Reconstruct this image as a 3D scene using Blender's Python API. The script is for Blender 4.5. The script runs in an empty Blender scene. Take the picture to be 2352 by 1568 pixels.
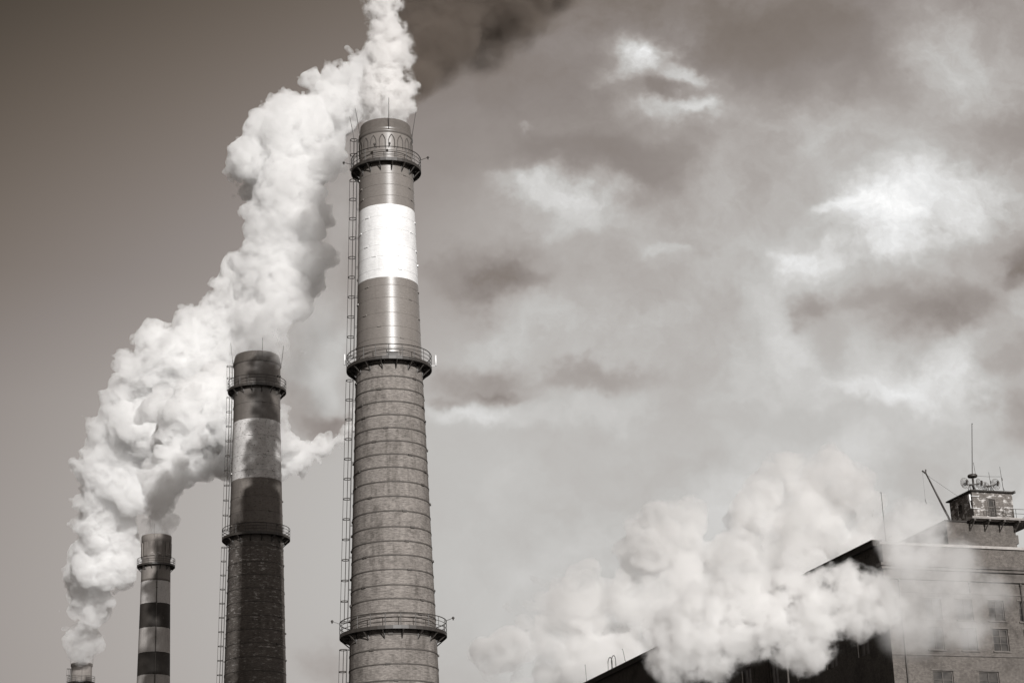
# A row of striped power-station chimneys with steam, beside a brick boiler house.
import bpy, math, random
import numpy as np
from math import sin, cos, pi, radians as R
from mathutils import Matrix, Vector

scene = bpy.context.scene
# ------------------------------------------------------------------ camera
cam_data = bpy.data.cameras.new("camera")
cam = bpy.data.objects.new("camera", cam_data)
scene.collection.objects.link(cam)
scene.camera = cam
cam_data.sensor_width = 36.0
cam_data.lens = 36.0 * 4700 / 2352
cam_data.clip_start = 0.5
cam_data.clip_end = 6000
PITCH, ROLL = R(18.8), R(2.06)
cF = Vector((0, cos(PITCH), sin(PITCH)))
c0, u0 = Vector((1, 0, 0)), Vector((0, -sin(PITCH), cos(PITCH)))
cU = cos(ROLL) * u0 + sin(ROLL) * c0
cR = cos(ROLL) * c0 - sin(ROLL) * u0
cam.matrix_world = Matrix(((cR.x, cU.x, -cF.x, 0), (cR.y, cU.y, -cF.y, 0), (cR.z, cU.z, -cF.z, 1.7), (0, 0, 0, 1)))

# ------------------------------------------------------------------ exposure
scene.view_settings.view_transform = 'Standard'
scene.view_settings.look = 'None'
scene.view_settings.exposure = 0.0
scene.view_settings.gamma = 1.0
scene.view_settings.use_curve_mapping = False
scene.render.engine = 'CYCLES'
cy = scene.cycles
cy.max_bounces = 14
cy.volume_bounces = 14
cy.diffuse_bounces = 2
cy.glossy_bounces = 2
cy.transmission_bounces = 2
cy.transparent_max_bounces = 24
cy.use_denoising = True
cy.volume_step_rate = 1.0
cy.use_adaptive_sampling = True
cy.adaptive_threshold = 0.02

# ------------------------------------------------------------------ sun
SUN_AZ, SUN_EL = R(163.2), R(14.0)      # azimuth clockwise from +Y (the view direction)
sd = bpy.data.lights.new("sun", 'SUN')
sd.energy = 4.8
sd.angle = R(0.5)
sd.color = (1.0, 0.98, 0.96)
sun = bpy.data.objects.new("sun", sd)
scene.collection.objects.link(sun)
to_sun = Vector((sin(SUN_AZ) * cos(SUN_EL), cos(SUN_AZ) * cos(SUN_EL), sin(SUN_EL)))
sun.rotation_euler = to_sun.to_track_quat('Z', 'Y').to_euler()

PLUME_FAR = [(-108.99,502.31,91.63,1.61),(-108.21,498.71,94.2,2.14),(-107.14,495.17,97.27,3.19),(-105.7,491.7,101.37,4.02),(-104.29,488.24,105.97,5.06),(-102.29,484.89,111.07,6.1),(-100.7,481.46,116.13,7.55),(-99.55,477.93,122.22,7.32),(-97.84,474.52,129.89,7.83),(-92.32,471.87,137.6,9.6),(-86.82,469.16,146.39,10.96),(-81.26,466.41,152.98,11.47),(-75.18,463.69,159.0,9.9),(-69.11,460.91,164.97,8.32),(-63.55,457.99,170.34,6.64),(-58.01,455.01,174.55,5.8),(-52.48,451.96,177.61,5.15)]
PLUME_BANDED = [(-66.39,366.03,90.77,2.08),(-66.61,367.44,93.0,2.41),(-66.69,368.88,96.0,2.91),(-66.38,370.38,99.71,3.25),(-65.44,372.0,103.89,3.93),(-64.41,373.63,108.99,4.63),(-61.9,375.5,114.18,6.0),(-58.08,377.56,116.82,7.55),(-53.74,379.64,115.96,8.43),(-49.76,381.63,112.88,6.25),(-45.75,383.57,110.03,3.22),(-41.72,385.46,110.4,2.21),(-37.64,387.32,113.07,1.88),(-33.91,389.1,116.13,1.72),(-30.57,390.81,119.3,1.39)]
PLUME_MIDDLE = [(-34.82,264.72,91.0,2.5),(-34.66,265.22,92.93,3.1),(-34.32,265.73,95.3,3.6),(-33.8,266.27,98.03,3.98),(-32.8,266.87,100.77,4.48),(-31.67,267.49,103.87,4.99),(-31.12,268.02,107.0,5.39),(-30.94,268.52,110.15,5.41),(-31.0,268.98,113.67,5.07),(-30.81,269.48,117.23,5.22),(-30.86,269.95,120.82,6.13),(-31.29,270.37,124.44,6.41),(-30.98,270.88,127.42,5.94),(-26.82,271.8,129.41,4.57),(-24.33,272.5,132.45,3.96),(-22.44,273.14,135.85,3.08),(-20.97,273.73,139.29,2.2),(-19.89,274.28,142.04,1.56)]
SMOKE_DARK = [(-9.83,201.76,98.34,1.42),(-9.45,204.78,102.09,2.6),(-8.46,207.83,106.58,3.73),(-7.01,210.88,111.38,5.2),(-4.89,213.94,116.69,7.39),(-2.34,216.99,122.89,9.88),(-0.11,220.0,129.56,12.21)]
PLUME_TALL = [(-12.08,190.62,91.34,2.05),(-12.68,190.58,92.97,1.88),(-11.21,190.67,92.95,1.88),(-12.12,190.62,94.93,2.33),(-11.69,190.64,97.16,2.25),(-11.12,190.68,98.91,1.89),(-12.25,190.61,98.67,1.53),(-11.55,190.65,100.67,1.81),(-12.1,190.62,102.69,1.81),(-12.26,190.61,104.72,1.91),(-11.95,190.63,107.28,2.37),(-9.75,190.75,92.69,0.98),(-9.36,190.77,94.41,0.81)]
STEAM_BACK = [(-4.12,299.97,50.33,3.83),(-5.0,299.96,52.92,2.81),(-2.1,299.99,53.46,3.45),(-0.04,300.0,57.25,3.73),(1.04,300.0,60.46,3.09),(3.22,299.98,58.43,4.24),(5.74,299.95,64.86,3.37),(6.48,299.93,59.6,5.15),(10.26,299.82,64.67,3.36),(10.37,299.82,60.08,5.8),(8.15,299.89,53.71,6.4),(14.6,299.64,54.72,7.04),(15.57,299.6,61.15,5.8),(16.85,299.53,73.3,3.13),(15.37,299.61,69.71,2.86),(18.56,299.43,68.89,5.52),(20.23,299.32,75.47,2.29),(22.95,299.12,71.98,5.21),(26.62,298.82,73.78,3.39),(23.56,299.07,65.99,6.46),(29.45,298.55,67.64,5.82),(32.37,298.25,72.76,2.6),(36.98,297.71,74.46,4.55),(39.25,297.42,78.99,2.74),(42.12,297.03,78.78,3.39),(46.24,296.41,78.46,3.9),(43.29,296.86,73.35,7.12),(34.55,298.0,67.33,6.45),(42.08,297.03,66.18,6.42),(49.17,295.94,75.56,3.88),(51.08,295.62,72.09,4.83),(48.56,296.04,68.34,5.78),(53.7,295.15,69.91,3.85),(22.5,299.16,58.86,7.06),(28.98,298.6,60.47,6.42),(35.44,297.9,62.04,5.77),(55.97,294.73,74.33,2.45)]
STEAM_FRONT = [(13.47,181.5,33.46,2.56),(24.25,180.38,39.12,2.02),(21.88,180.68,38.28,1.71),(12.78,181.55,34.85,1.79),(14.62,181.41,36.53,2.72),(17.05,181.2,35.22,3.03),(17.22,181.18,37.77,2.26),(19.38,180.97,38.23,2.49),(20.74,180.81,35.8,2.95),(23.61,180.46,35.82,2.79),(26.34,180.08,36.62,3.09),(29.04,179.67,37.22,2.78),(31.85,179.19,37.02,2.46),(28.67,179.73,39.61,1.55),(16.84,181.22,31.93,1.7),(24.93,180.28,33.21,2.08)]
STEAM_CREST = [(34.81,180.68,45.2,2.28),(36.92,180.26,43.4,2.43),(34.02,180.83,42.84,1.88),(35.75,180.49,41.1,2.11)]
STEAM_VEIL = [(33.6,176.84,39.38,2.67),(36.12,176.34,36.86,3.6),(34.18,176.73,33.76,3.21),(38.42,175.85,39.77,2.81),(38.92,175.74,33.97,2.63),(41.15,175.23,36.45,2.11)]
STEAM_DRIFT = [(-34.77,318.11,106.34,4.13),(-32.99,318.29,114.65,5.75),(-30.81,318.51,123.87,6.09),(-28.96,318.69,133.27,6.15),(-27.44,318.82,142.03,5.76),(-27.38,318.83,149.31,4.46),(-31.62,318.43,100.36,3.12)]
CLOUDS = [(0.0772,0.5086,0.0172,0.0134,0,0.28),(0.0593,0.4924,0.0172,0.0071,15,0.14),(0.1006,0.4927,0.0113,0.0061,-20,0.22),(0.0929,0.4841,0.0137,0.0061,0,-0.09),(0.0867,0.4702,0.0223,0.0082,0,0.17),(0.1083,0.4737,0.012,0.0062,0,0.13),(0.0495,0.4372,0.0567,0.0178,0,-0.09),(0.0697,0.4192,0.0223,0.0107,0,-0.06),(0.025,0.4868,0.0343,0.0214,0,-0.02),(0.1519,0.5076,0.0515,0.025,0,-0.11),(0.1675,0.4792,0.0258,0.0089,0,-0.05),(0.2051,0.4797,0.0189,0.0232,0,-0.07),(0.254,0.5035,0.0309,0.0303,0,0.07),(0.2409,0.498,0.0206,0.0214,0,0.04),(0.2612,0.454,0.0206,0.0143,0,-0.08),(0.1664,0.4655,0.0378,0.0196,0,0.07),(0.102,0.4313,0.0258,0.0178,0,0.03),(0.1934,0.4106,0.0198,0.0169,0,0.2),(0.1728,0.4152,0.0103,0.0045,0,0.13),(0.2061,0.3969,0.024,0.016,0,0.14),(0.1563,0.3839,0.0155,0.0075,0,0.14),(0.2327,0.4186,0.0343,0.0196,0,0.13),(0.1843,0.3865,0.024,0.0107,0,0.08),(0.2573,0.4025,0.0206,0.016,0,0.06),(0.2431,0.4334,0.0223,0.0107,0,0.05),(0.0345,0.4168,0.0283,0.0103,0,0.18),(0.0118,0.4196,0.0155,0.0068,0,0.07),(0.0303,0.4,0.0292,0.0107,0,0.09),(0.0815,0.3812,0.0137,0.005,0,0.07),(0.0096,0.4551,0.0052,0.0032,0,0.08),(-0.0037,0.3734,0.024,0.0089,0,-0.15),(-0.0225,0.3834,0.0206,0.0107,0,-0.07),(-0.0016,0.3844,0.0172,0.005,0,-0.04),(0.0283,0.352,0.0515,0.0107,0,0.06),(-0.0206,0.3249,0.0258,0.0107,0,-0.14),(-0.009,0.3152,0.0189,0.0053,0,-0.11),(0.0441,0.3243,0.0292,0.008,0,-0.11),(-0.038,0.3104,0.0103,0.0043,0,-0.1),(-0.028,0.303,0.0206,0.0068,0,0.1),(0.0227,0.3019,0.0447,0.0089,0,0.04),(0.0797,0.5045,0.0137,0.0107,0,0.14),(0.1647,0.3596,0.0096,0.0103,0,-0.14),(0.192,0.3567,0.0206,0.0086,0,-0.11),(0.224,0.35,0.0189,0.0143,0,-0.15),(0.2094,0.3414,0.0206,0.0107,0,-0.1),(0.1732,0.3392,0.0137,0.0125,0,-0.07),(0.2623,0.378,0.0137,0.011,0,-0.24),(0.2499,0.3673,0.0086,0.0071,0,-0.11),(0.2568,0.3216,0.0103,0.0082,0,-0.09),(0.2526,0.2915,0.0155,0.0196,0,-0.14),(0.1476,0.3402,0.0103,0.0178,0,0.03),(0.2216,0.3104,0.0223,0.0107,0,0.09),(0.2301,0.3262,0.0103,0.0098,0,0.09),(0.1924,0.3062,0.0361,0.0064,-20,0.07),(0.2599,0.3486,0.0103,0.0107,0,0.06),(0.1444,0.2991,0.0447,0.0089,0,-0.04),(0.2023,0.269,0.0223,0.0143,0,-0.06),(0.0591,0.2848,0.0721,0.0356,0,-0.05),(0.2353,0.4434,0.0412,0.0303,0,0.05),(-0.0149,0.3463,0.0258,0.0089,0,0.05),(0.117,0.3929,0.0893,0.041,0,0.03),(0.2159,0.4078,0.0447,0.0267,0,0.02),(0.2452,0.4879,0.0343,0.0285,0,0.04),(-0.1014,0.35,0.0158,0.0328,0,0.1),(-0.097,0.3214,0.0113,0.0187,0,0.04),(-0.0927,0.3031,0.0135,0.0084,0,-0.15),(-0.1093,0.3114,0.0113,0.0117,0,-0.08),(-0.0987,0.1737,0.0158,0.014,0,-0.08)]

# ------------------------------------------------------------------ node helper
class NT:
    def __init__(s, tree):
        s.t = tree; s.n = tree.nodes; s.l = tree.links
    def new(s, kind, **kw):
        n = s.n.new(kind)
        for k, v in kw.items(): setattr(n, k, v)
        return n
    def put(s, sock, v):
        if v is None: return
        if hasattr(v, 'is_linked') or isinstance(v, bpy.types.NodeSocket): s.l.new(v, sock)
        else: sock.default_value = v
    def m(s, op, a, b=None, c=None, clamp=False):
        n = s.new('ShaderNodeMath', operation=op, use_clamp=clamp)
        s.put(n.inputs[0], a); s.put(n.inputs[1], b)
        if c is not None: s.put(n.inputs[2], c)
        return n.outputs[0]
    def vm(s, op, a, b=None, scale=None):
        n = s.new('ShaderNodeVectorMath', operation=op)
        s.put(n.inputs[0], a); s.put(n.inputs[1], b)
        if scale is not None: s.put(n.inputs['Scale'], scale)
        return n.outputs[0]
    def xyz(s, x=0.0, y=0.0, z=0.0):
        n = s.new('ShaderNodeCombineXYZ')
        s.put(n.inputs[0], x); s.put(n.inputs[1], y); s.put(n.inputs[2], z)
        return n.outputs[0]
    def sep(s, v):
        n = s.new('ShaderNodeSeparateXYZ'); s.put(n.inputs[0], v)
        return n.outputs
    def noise(s, vec, scale, detail=4.0, rough=0.55, dist=0.0, col=False):
        n = s.new('ShaderNodeTexNoise', noise_dimensions='3D')
        s.put(n.inputs['Vector'], vec); n.inputs['Scale'].default_value = scale
        n.inputs['Detail'].default_value = detail; n.inputs['Roughness'].default_value = rough
        n.inputs['Distortion'].default_value = dist
        return n.outputs['Color' if col else 'Fac']
    def mr(s, v, a, b, c=0.0, d=1.0, smooth=False):
        n = s.new('ShaderNodeMapRange', interpolation_type='SMOOTHSTEP' if smooth else 'LINEAR')
        s.put(n.inputs[0], v)
        for i, q in enumerate((a, b, c, d)): s.put(n.inputs[i + 1], q)
        return n.outputs[0]
    def mix(s, f, a, b):
        n = s.new('ShaderNodeMix', data_type='RGBA')
        s.put(n.inputs[0], f)
        for k, v in ((6, a), (7, b)):
            if isinstance(v, (tuple, list)) and len(v) == 3: v = (*v, 1)
            s.put(n.inputs[k], v)
        return n.outputs[2]
    def ramp(s, v, stops, const=False):
        n = s.new('ShaderNodeValToRGB'); cr = n.color_ramp
        cr.interpolation = 'CONSTANT' if const else 'LINEAR'
        while len(cr.elements) < len(stops): cr.elements.new(0.5)
        for e, (p, c) in zip(cr.elements, stops):
            e.position = p; e.color = (*c, 1) if len(c) == 3 else c
        s.put(n.inputs[0], v)
        return n.outputs[0]

def sepia(v, k=1.0):
    """A toned grey of luminance v: dark tones browner, light ones near neutral."""
    t = k * max(0.0, 1.0 - 1.3 * v) ** 1.5
    return (v * (1 + .12 * t), v * (1 - .025 * t), v * (1 - .14 * t))

# ------------------------------------------------------------------ world
world = bpy.data.worlds.new("World"); scene.world = world; world.use_nodes = True
w = NT(world.node_tree); w.n.clear()
def build_world():
    sky = w.new('ShaderNodeTexSky', sky_type='NISHITA')
    sky.sun_disc = False; sky.sun_elevation = SUN_EL; sky.sun_rotation = SUN_AZ
    sky.air_density = 1.0; sky.dust_density = 2.0; sky.ozone_density = 1.0
    bw = w.new('ShaderNodeRGBToBW'); w.l.new(sky.outputs[0], bw.inputs[0])
    d = w.new('ShaderNodeTexCoord').outputs['Generated']
    x, y, z = w.sep(d)
    hyp = w.m('SQRT', w.m('ADD', w.m('MULTIPLY', x, x), w.m('MULTIPLY', y, y)))
    ay = w.m('MAXIMUM', w.m('ABSOLUTE', y), 0.02)
    u = w.m('MAXIMUM', w.m('MINIMUM', w.m('DIVIDE', x, ay), 3.0), -3.0)
    v = w.m('MAXIMUM', w.m('MINIMUM', w.m('DIVIDE', z, ay), 3.0), -1.0)
    # clear-air brightness: pale towards the horizon and the hazy right-hand side
    uc = w.m('MAXIMUM', w.m('MINIMUM', u, .30), -.28)
    vc = w.m('MAXIMUM', w.m('MINIMUM', v, .56), .16)
    ex = GK[0]
    for k_, term in zip(GK[1:], (uc, vc, w.m('MULTIPLY', uc, vc), w.m('MULTIPLY', uc, uc), w.m('MULTIPLY', vc, vc))):
        ex = w.m('MULTIPLY_ADD', term, k_, ex)
    air = w.m('EXPONENT', ex)
    # clouds: soft patches with turbulent edges
    p = w.xyz(u, v, 0.0)
    w1 = w.noise(p, 9.0, 5.0, .55, col=True)
    w2 = w.noise(p, 30.0, 4.0, .6, col=True)
    w3 = w.noise(p, 85.0, 3.0, .6, col=True)
    off = w.vm('ADD', w.vm('SCALE', w.vm('SUBTRACT', w3, (.5, .5, .5)), scale=.010), w.vm('ADD', w.vm('SCALE', w.vm('SUBTRACT', w1, (.5, .5, .5)), scale=.065),
               w.vm('SCALE', w.vm('SUBTRACT', w2, (.5, .5, .5)), scale=.030)))
    q = w.vm('ADD', p, off)
    qx, qy, _ = w.sep(q)
    f1 = w.noise(q, 9.0, 6.0, .55)
    f2 = w.noise(w.vm('ADD', q, (3.3, 1.7, 0)), 26.0, 6.0, .6)
    tot = 0.0
    for (bu, bv, su, sv, rot, amp) in CLOUDS:
        c_, s_ = cos(R(rot)), sin(R(rot))
        dx = w.m('SUBTRACT', qx, bu); dy = w.m('SUBTRACT', qy, bv)
        a = w.m('MULTIPLY_ADD', dx, c_ / su, w.m('MULTIPLY', dy, s_ / su))
        b = w.m('MULTIPLY_ADD', dx, -s_ / sv, w.m('MULTIPLY', dy, c_ / sv))
        e = w.m('EXPONENT', w.m('MULTIPLY', w.m('MULTIPLY_ADD', a, a, w.m('MULTIPLY', b, b)), -1.0))
        tot = w.m('MULTIPLY_ADD', w.m('MULTIPLY_ADD', w.mr(e, .10, .80, smooth=True), .38, w.m('MULTIPLY', e, .62)), amp, tot)
    tot = w.m('MULTIPLY', tot, w.mr(w.m('MULTIPLY_ADD', f1, .5, w.m('MULTIPLY', f2, .9)), .5, .9, .5, 1.4))
    side = w.mr(u, -.10, .08, smooth=True)            # the left of the sky is clear
    tex = w.m('MULTIPLY_ADD', f1, .30, w.m('MULTIPLY_ADD', f2, .17, -.235))
    tot = w.m('ADD', tot, w.m('MULTIPLY', tex, side))
    lum = w.m('POWER', w.m('MAXIMUM', w.m('ADD', w.m('POWER', air, 1 / 2.2), tot), .2), 2.2)
    # the Nishita luminance (normalised at the middle of the view) carries the light
    ref = w.m('MAXIMUM', w.m('MINIMUM', w.m('MULTIPLY', bw.outputs[0], 1.0 / SKY_REF), 1.08), .93)
    lum = w.m('MULTIPLY', lum, ref)
    tint = w.ramp(lum, [(0.0, (1.20, .97, .74)), (.10, (1.19, .97, .79)), (.24, (1.11, .98, .91)), (.52, (1.02, .998, .965)), (.80, (1.0, 1.0, .995))])
    col = w.vm('SCALE', tint, scale=lum)
    bg = w.new('ShaderNodeBackground'); w.l.new(col, bg.inputs[0])
    bg.inputs[1].default_value = 0.1
    col2 = w.vm('SCALE', col, scale=10.0)
    w.l.new(col2, bg.inputs[0])
    out = w.new('ShaderNodeOutputWorld'); w.l.new(bg.outputs[0], out.inputs[0])
GK = (-1.4056, .0141, 5.875, 4.1688, -3.9333, -11.7407)
SKY_REF = 3.0
build_world()

# ------------------------------------------------------------------ object helpers
COL = scene.collection
def tag(o, label=None, cat=None, group=None, kind=None):
    if label: o['label'] = label
    if cat: o['category'] = cat
    if group: o['group'] = group
    if kind: o['kind'] = kind
    return o
def empty(name, loc, rz=0.0, label=None, cat=None, group=None):
    o = bpy.data.objects.new(name, None); COL.objects.link(o)
    o.location = loc; o.rotation_euler = (0, 0, rz); o.empty_display_size = .5
    return tag(o, label, cat, group)

class MB:
    """Collects simple solids and links them as one mesh object."""
    def __init__(s): s.v = []; s.f = []; s.sm = []
    def add(s, vs, fs, smooth=False):
        b = len(s.v); s.v += [tuple(p) for p in vs]
        s.f += [tuple(b + i for i in f) for f in fs]; s.sm += [smooth] * len(fs)
    def box(s, c, size, ax=None):
        hx, hy, hz = (q / 2 for q in size)
        pts = [Vector((sx * hx, sy * hy, sz * hz)) for sz in (-1, 1) for sy in (-1, 1) for sx in (-1, 1)]
        if ax is not None: pts = [ax @ p for p in pts]
        c = Vector(c)
        s.add([c + p for p in pts], [(0, 2, 3, 1), (4, 5, 7, 6), (0, 1, 5, 4), (2, 6, 7, 3), (0, 4, 6, 2), (1, 3, 7, 5)])
    def span(s, lo, hi):
        s.box([(a + b) / 2 for a, b in zip(lo, hi)], [abs(b - a) for a, b in zip(lo, hi)])
    def tube(s, pts, r, n=6, closed=False, r2=None):
        pts = [Vector(p) for p in pts]; k = len(pts)
        if k < 2: return
        vs = []; up = Vector((0, 0, 1))
        for i, p in enumerate(pts):
            a = pts[(i - 1) % k] if (closed or i) else p
            b = pts[(i + 1) % k] if (closed or i < k - 1) else p
            d = (b - a).normalized()
            e = d.cross(up)
            if e.length < .05: e = d.cross(Vector((1, 0, 0)))
            e.normalize(); g = e.cross(d)
            rr = r if r2 is None else r + (r2 - r) * i / (k - 1)
            vs += [p + (e * cos(2 * pi * j / n) + g * sin(2 * pi * j / n)) * rr for j in range(n)]
        fs = []
        for i in range(k if closed else k - 1):
            i2 = (i + 1) % k
            for j in range(n):
                j2 = (j + 1) % n
                fs.append((i * n + j, i2 * n + j, i2 * n + j2, i * n + j2))
        if not closed:
            fs.append(tuple(range(n))); fs.append(tuple((k - 1) * n + j for j in reversed(range(n))))
        s.add(vs, fs, n > 6)
    def lathe(s, prof, n=96, close=False, smooth=True, a0=0.0):
        vs = []; fs = []
        k = len(prof)
        for (r, z) in prof:
            vs += [(r * cos(a0 + 2 * pi * j / n), r * sin(a0 + 2 * pi * j / n), z) for j in range(n)]
        for i in range(k if close else k - 1):
            i2 = (i + 1) % k
            for j in range(n):
                j2 = (j + 1) % n
                fs.append((i * n + j, i * n + j2, i2 * n + j2, i2 * n + j))
        s.add(vs, fs, smooth)
    def ball(s, c, r, n=8):
        prof = [(r * sin(pi * i / n) + 1e-4, -r * cos(pi * i / n)) for i in range(n + 1)]
        t = MB(); t.lathe(prof, n + 2)
        s.add([Vector(p) + Vector(c) for p in t.v], t.f, True)
    def quad(s, a, b, c, d): s.add([a, b, c, d], [(0, 1, 2, 3)])
    def build(s, name, mat, parent=None):
        me = bpy.data.meshes.new(name); me.from_pydata(s.v, [], s.f)
        me.polygons.foreach_set('use_smooth', s.sm)
        me.materials.append(mat); me.update()
        o = bpy.data.objects.new(name, me); COL.objects.link(o)
        if parent is not None: o.parent = parent
        return o

def material(name):
    m = bpy.data.materials.new(name); m.use_nodes = True
    t = NT(m.node_tree); t.n.clear()
    out = t.new('ShaderNodeOutputMaterial')
    b = t.new('ShaderNodeBsdfPrincipled'); t.l.new(b.outputs[0], out.inputs[0])
    return m, t, b, out

def plain(name, lum, rough=.6, metal=0.0, var=.25, scale=1.5, k=1.0):
    m, t, b, _ = material(name)
    co = t.new('ShaderNodeTexCoord').outputs['Object']
    f = t.noise(co, scale, 5.0, .65)
    a, c = sepia(lum * (1 - var), k), sepia(min(.9, lum * (1 + var)), k)
    t.l.new(t.mix(t.mr(f, .3, .7), a, c), b.inputs['Base Color'])
    b.inputs['Roughness'].default_value = rough; b.inputs['Metallic'].default_value = metal
    return m

M = {}
M['steel'] = plain('dark_painted_steel', .035, .5)
M['rust'] = plain('rusty_iron', .06, .7)
M['white'] = plain('white_paint', .75, .5, var=.08)
M['cap'] = plain('sooty_cap', .06, .7, var=.4, scale=.7)
M['soot'] = plain('soot_lining', .02, .95)

def cyl_coords(t):
    """Object space wrapped round the shaft: (metres along the girth, angle-free noise point, height)."""
    co = t.new('ShaderNodeTexCoord').outputs['Object']
    x, y, z = t.sep(co)
    ang = t.m('ARCTAN2', y, x)
    rad = t.m('SQRT', t.m('MULTIPLY_ADD', x, x, t.m('MULTIPLY', y, y)))
    return co, x, y, z, t.m('MULTIPLY', ang, 3.4), rad

def bands_color(t, z, co, stops, H, edge=.0, escale=2.0):
    """Painted bands by height; stops = [(z_from, luminance)]."""
    if edge:
        z = t.m('ADD', z, t.m('MULTIPLY', t.m('SUBTRACT', t.noise(co, escale, 4.0, .6), .5), edge))
    return t.ramp(t.m('DIVIDE', z, H), [(max(0, q / H), sepia(l)) for q, l in stops], const=True)

def painted_brick(name, stops, H=95.0, edge=.0, rough=.5, gloss_from=None, flecks=None, grime=.3,
                  streak=.25, pock=0.0, bump=.25, brick=True, brick_top=None):
    m, t, b, _ = material(name)
    co, x, y, z, s, rad = cyl_coords(t)
    col = bands_color(t, z, co, stops, H, edge)
    uv = t.xyz(s, z, 0.0)
    # mottled weathering, vertical run-off streaks
    big = t.noise(t.vm('MULTIPLY', co, (1, 1, .6)), .55, 6.0, .65)
    col = t.mix(t.m('MULTIPLY', t.mr(big, .42, .75, smooth=True), grime), col, sepia(.05))
    st = t.noise(t.xyz(t.m('MULTIPLY', s, 1.6), t.m('MULTIPLY', z, .05), 0.0), 1.0, 5.0, .7)
    col = t.mix(t.m('MULTIPLY', t.mr(st, .5, .8, smooth=True), streak), col, sepia(.045))
    fine = t.noise(t.xyz(t.m('MULTIPLY', s, 1.2), t.m('MULTIPLY', z, 5.0), rad), 2.2, 6.0, .75)
    fv = t.mr(fine, .25, .75, .78, 1.22)
    if brick_top is not None:
        fv2 = t.mr(fine, .3, .7, .4, 1.6)
        below = t.m('LESS_THAN', z, brick_top)
        stn = t.noise(t.vm('MULTIPLY', co, (1, 1, .8)), .8, 6.0, .7)
        run = t.noise(t.xyz(t.m('MULTIPLY', s, 1.1), t.m('MULTIPLY', z, .10), 2.0), 1.0, 5.0, .7)
        dirt = t.m('ADD', t.m('MULTIPLY', t.mr(stn, .45, .68, smooth=True), .45), t.m('MULTIPLY', t.mr(run, .46, .68, smooth=True), .5))
        col = t.mix(t.m('MULTIPLY', dirt, below), col, sepia(.07))
        fv = t.m('ADD', t.m('MULTIPLY', fv, t.m('SUBTRACT', 1.0, below)), t.m('MULTIPLY', fv2, below))
    col = t.vm('SCALE', col, scale=fv)
    if pock:                                            # chipped spots in the paint
        vor = t.noise(t.xyz(s, t.m('MULTIPLY', z, 1.6), 0.0), 2.6, 5.0, .8)
        col = t.mix(t.m('MULTIPLY', t.mr(vor, .55, .62, smooth=True), pock), col, sepia(.07))
    if flecks:                                          # pale patches where mortar and lime show
        z0, z1, amt = flecks
        fl = t.noise(t.xyz(t.m('MULTIPLY', s, .8), t.m('MULTIPLY', z, 2.2), 4.0), 1.5, 5.0, .7)
        zone = t.noise(t.xyz(t.m('MULTIPLY', s, .35), t.m('MULTIPLY', z, .22), 9.0), 1.0, 2.0, .5)
        k = t.m('MULTIPLY', t.mr(fl, .55, .63, smooth=True), t.mr(zone, .38, .62, .15, 1.0))
        msk = t.m('MULTIPLY', t.m('MULTIPLY', t.m('GREATER_THAN', z, z0), t.m('LESS_THAN', z, z1)), amt)
        col = t.mix(t.m('MULTIPLY', k, msk), col, sepia(.42))
    t.l.new(col, b.inputs['Base Color'])
    if gloss_from is not None:
        gl = t.m('GREATER_THAN', z, gloss_from)
        rg = t.m('ADD', t.m('MULTIPLY', gl, rough - .85), .85)
        rg = t.m('ADD', rg, t.m('MULTIPLY', t.m('SUBTRACT', fine, .5), .15))
        t.l.new(rg, b.inputs['Roughness'])
        t.l.new(t.m('MULTIPLY_ADD', gl, .55, .15), b.inputs['Specular IOR Level'])
    else:
        b.inputs['Roughness'].default_value = rough; b.inputs['Specular IOR Level'].default_value = .25
    br = t.new('ShaderNodeTexBrick'); t.put(br.inputs['Vector'], uv)
    br.inputs['Scale'].default_value = 1.0; br.inputs['Brick Width'].default_value = .5
    br.inputs['Row Height'].default_value = .17; br.inputs['Mortar Size'].default_value = .02
    h = t.m('ADD', t.m('MULTIPLY', fine, .6), t.m('MULTIPLY', br.outputs['Fac'], -.35))
    bp = t.new('ShaderNodeBump'); bp.inputs['Strength'].default_value = bump; bp.inputs['Distance'].default_value = .04
    t.l.new(h, bp.inputs['Height']); t.l.new(bp.outputs[0], b.inputs['Normal'])
    return m

# ------------------------------------------------------------------ chimneys
def ring_pts(r, z, n=48, a0=0.0, a1=2 * pi, close=False):
    return [(r * cos(a0 + (a1 - a0) * i / n), r * sin(a0 + (a1 - a0) * i / n), z) for i in range(n if close else n + 1)]

def radius_at(prof, z):
    for (z0, r0), (z1, r1) in zip(prof, prof[1:]):
        if z0 <= z <= z1: return r0 + (r1 - r0) * (z - z0) / (z1 - z0)
    return prof[-1][1] if z > prof[-1][0] else prof[0][1]

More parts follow.
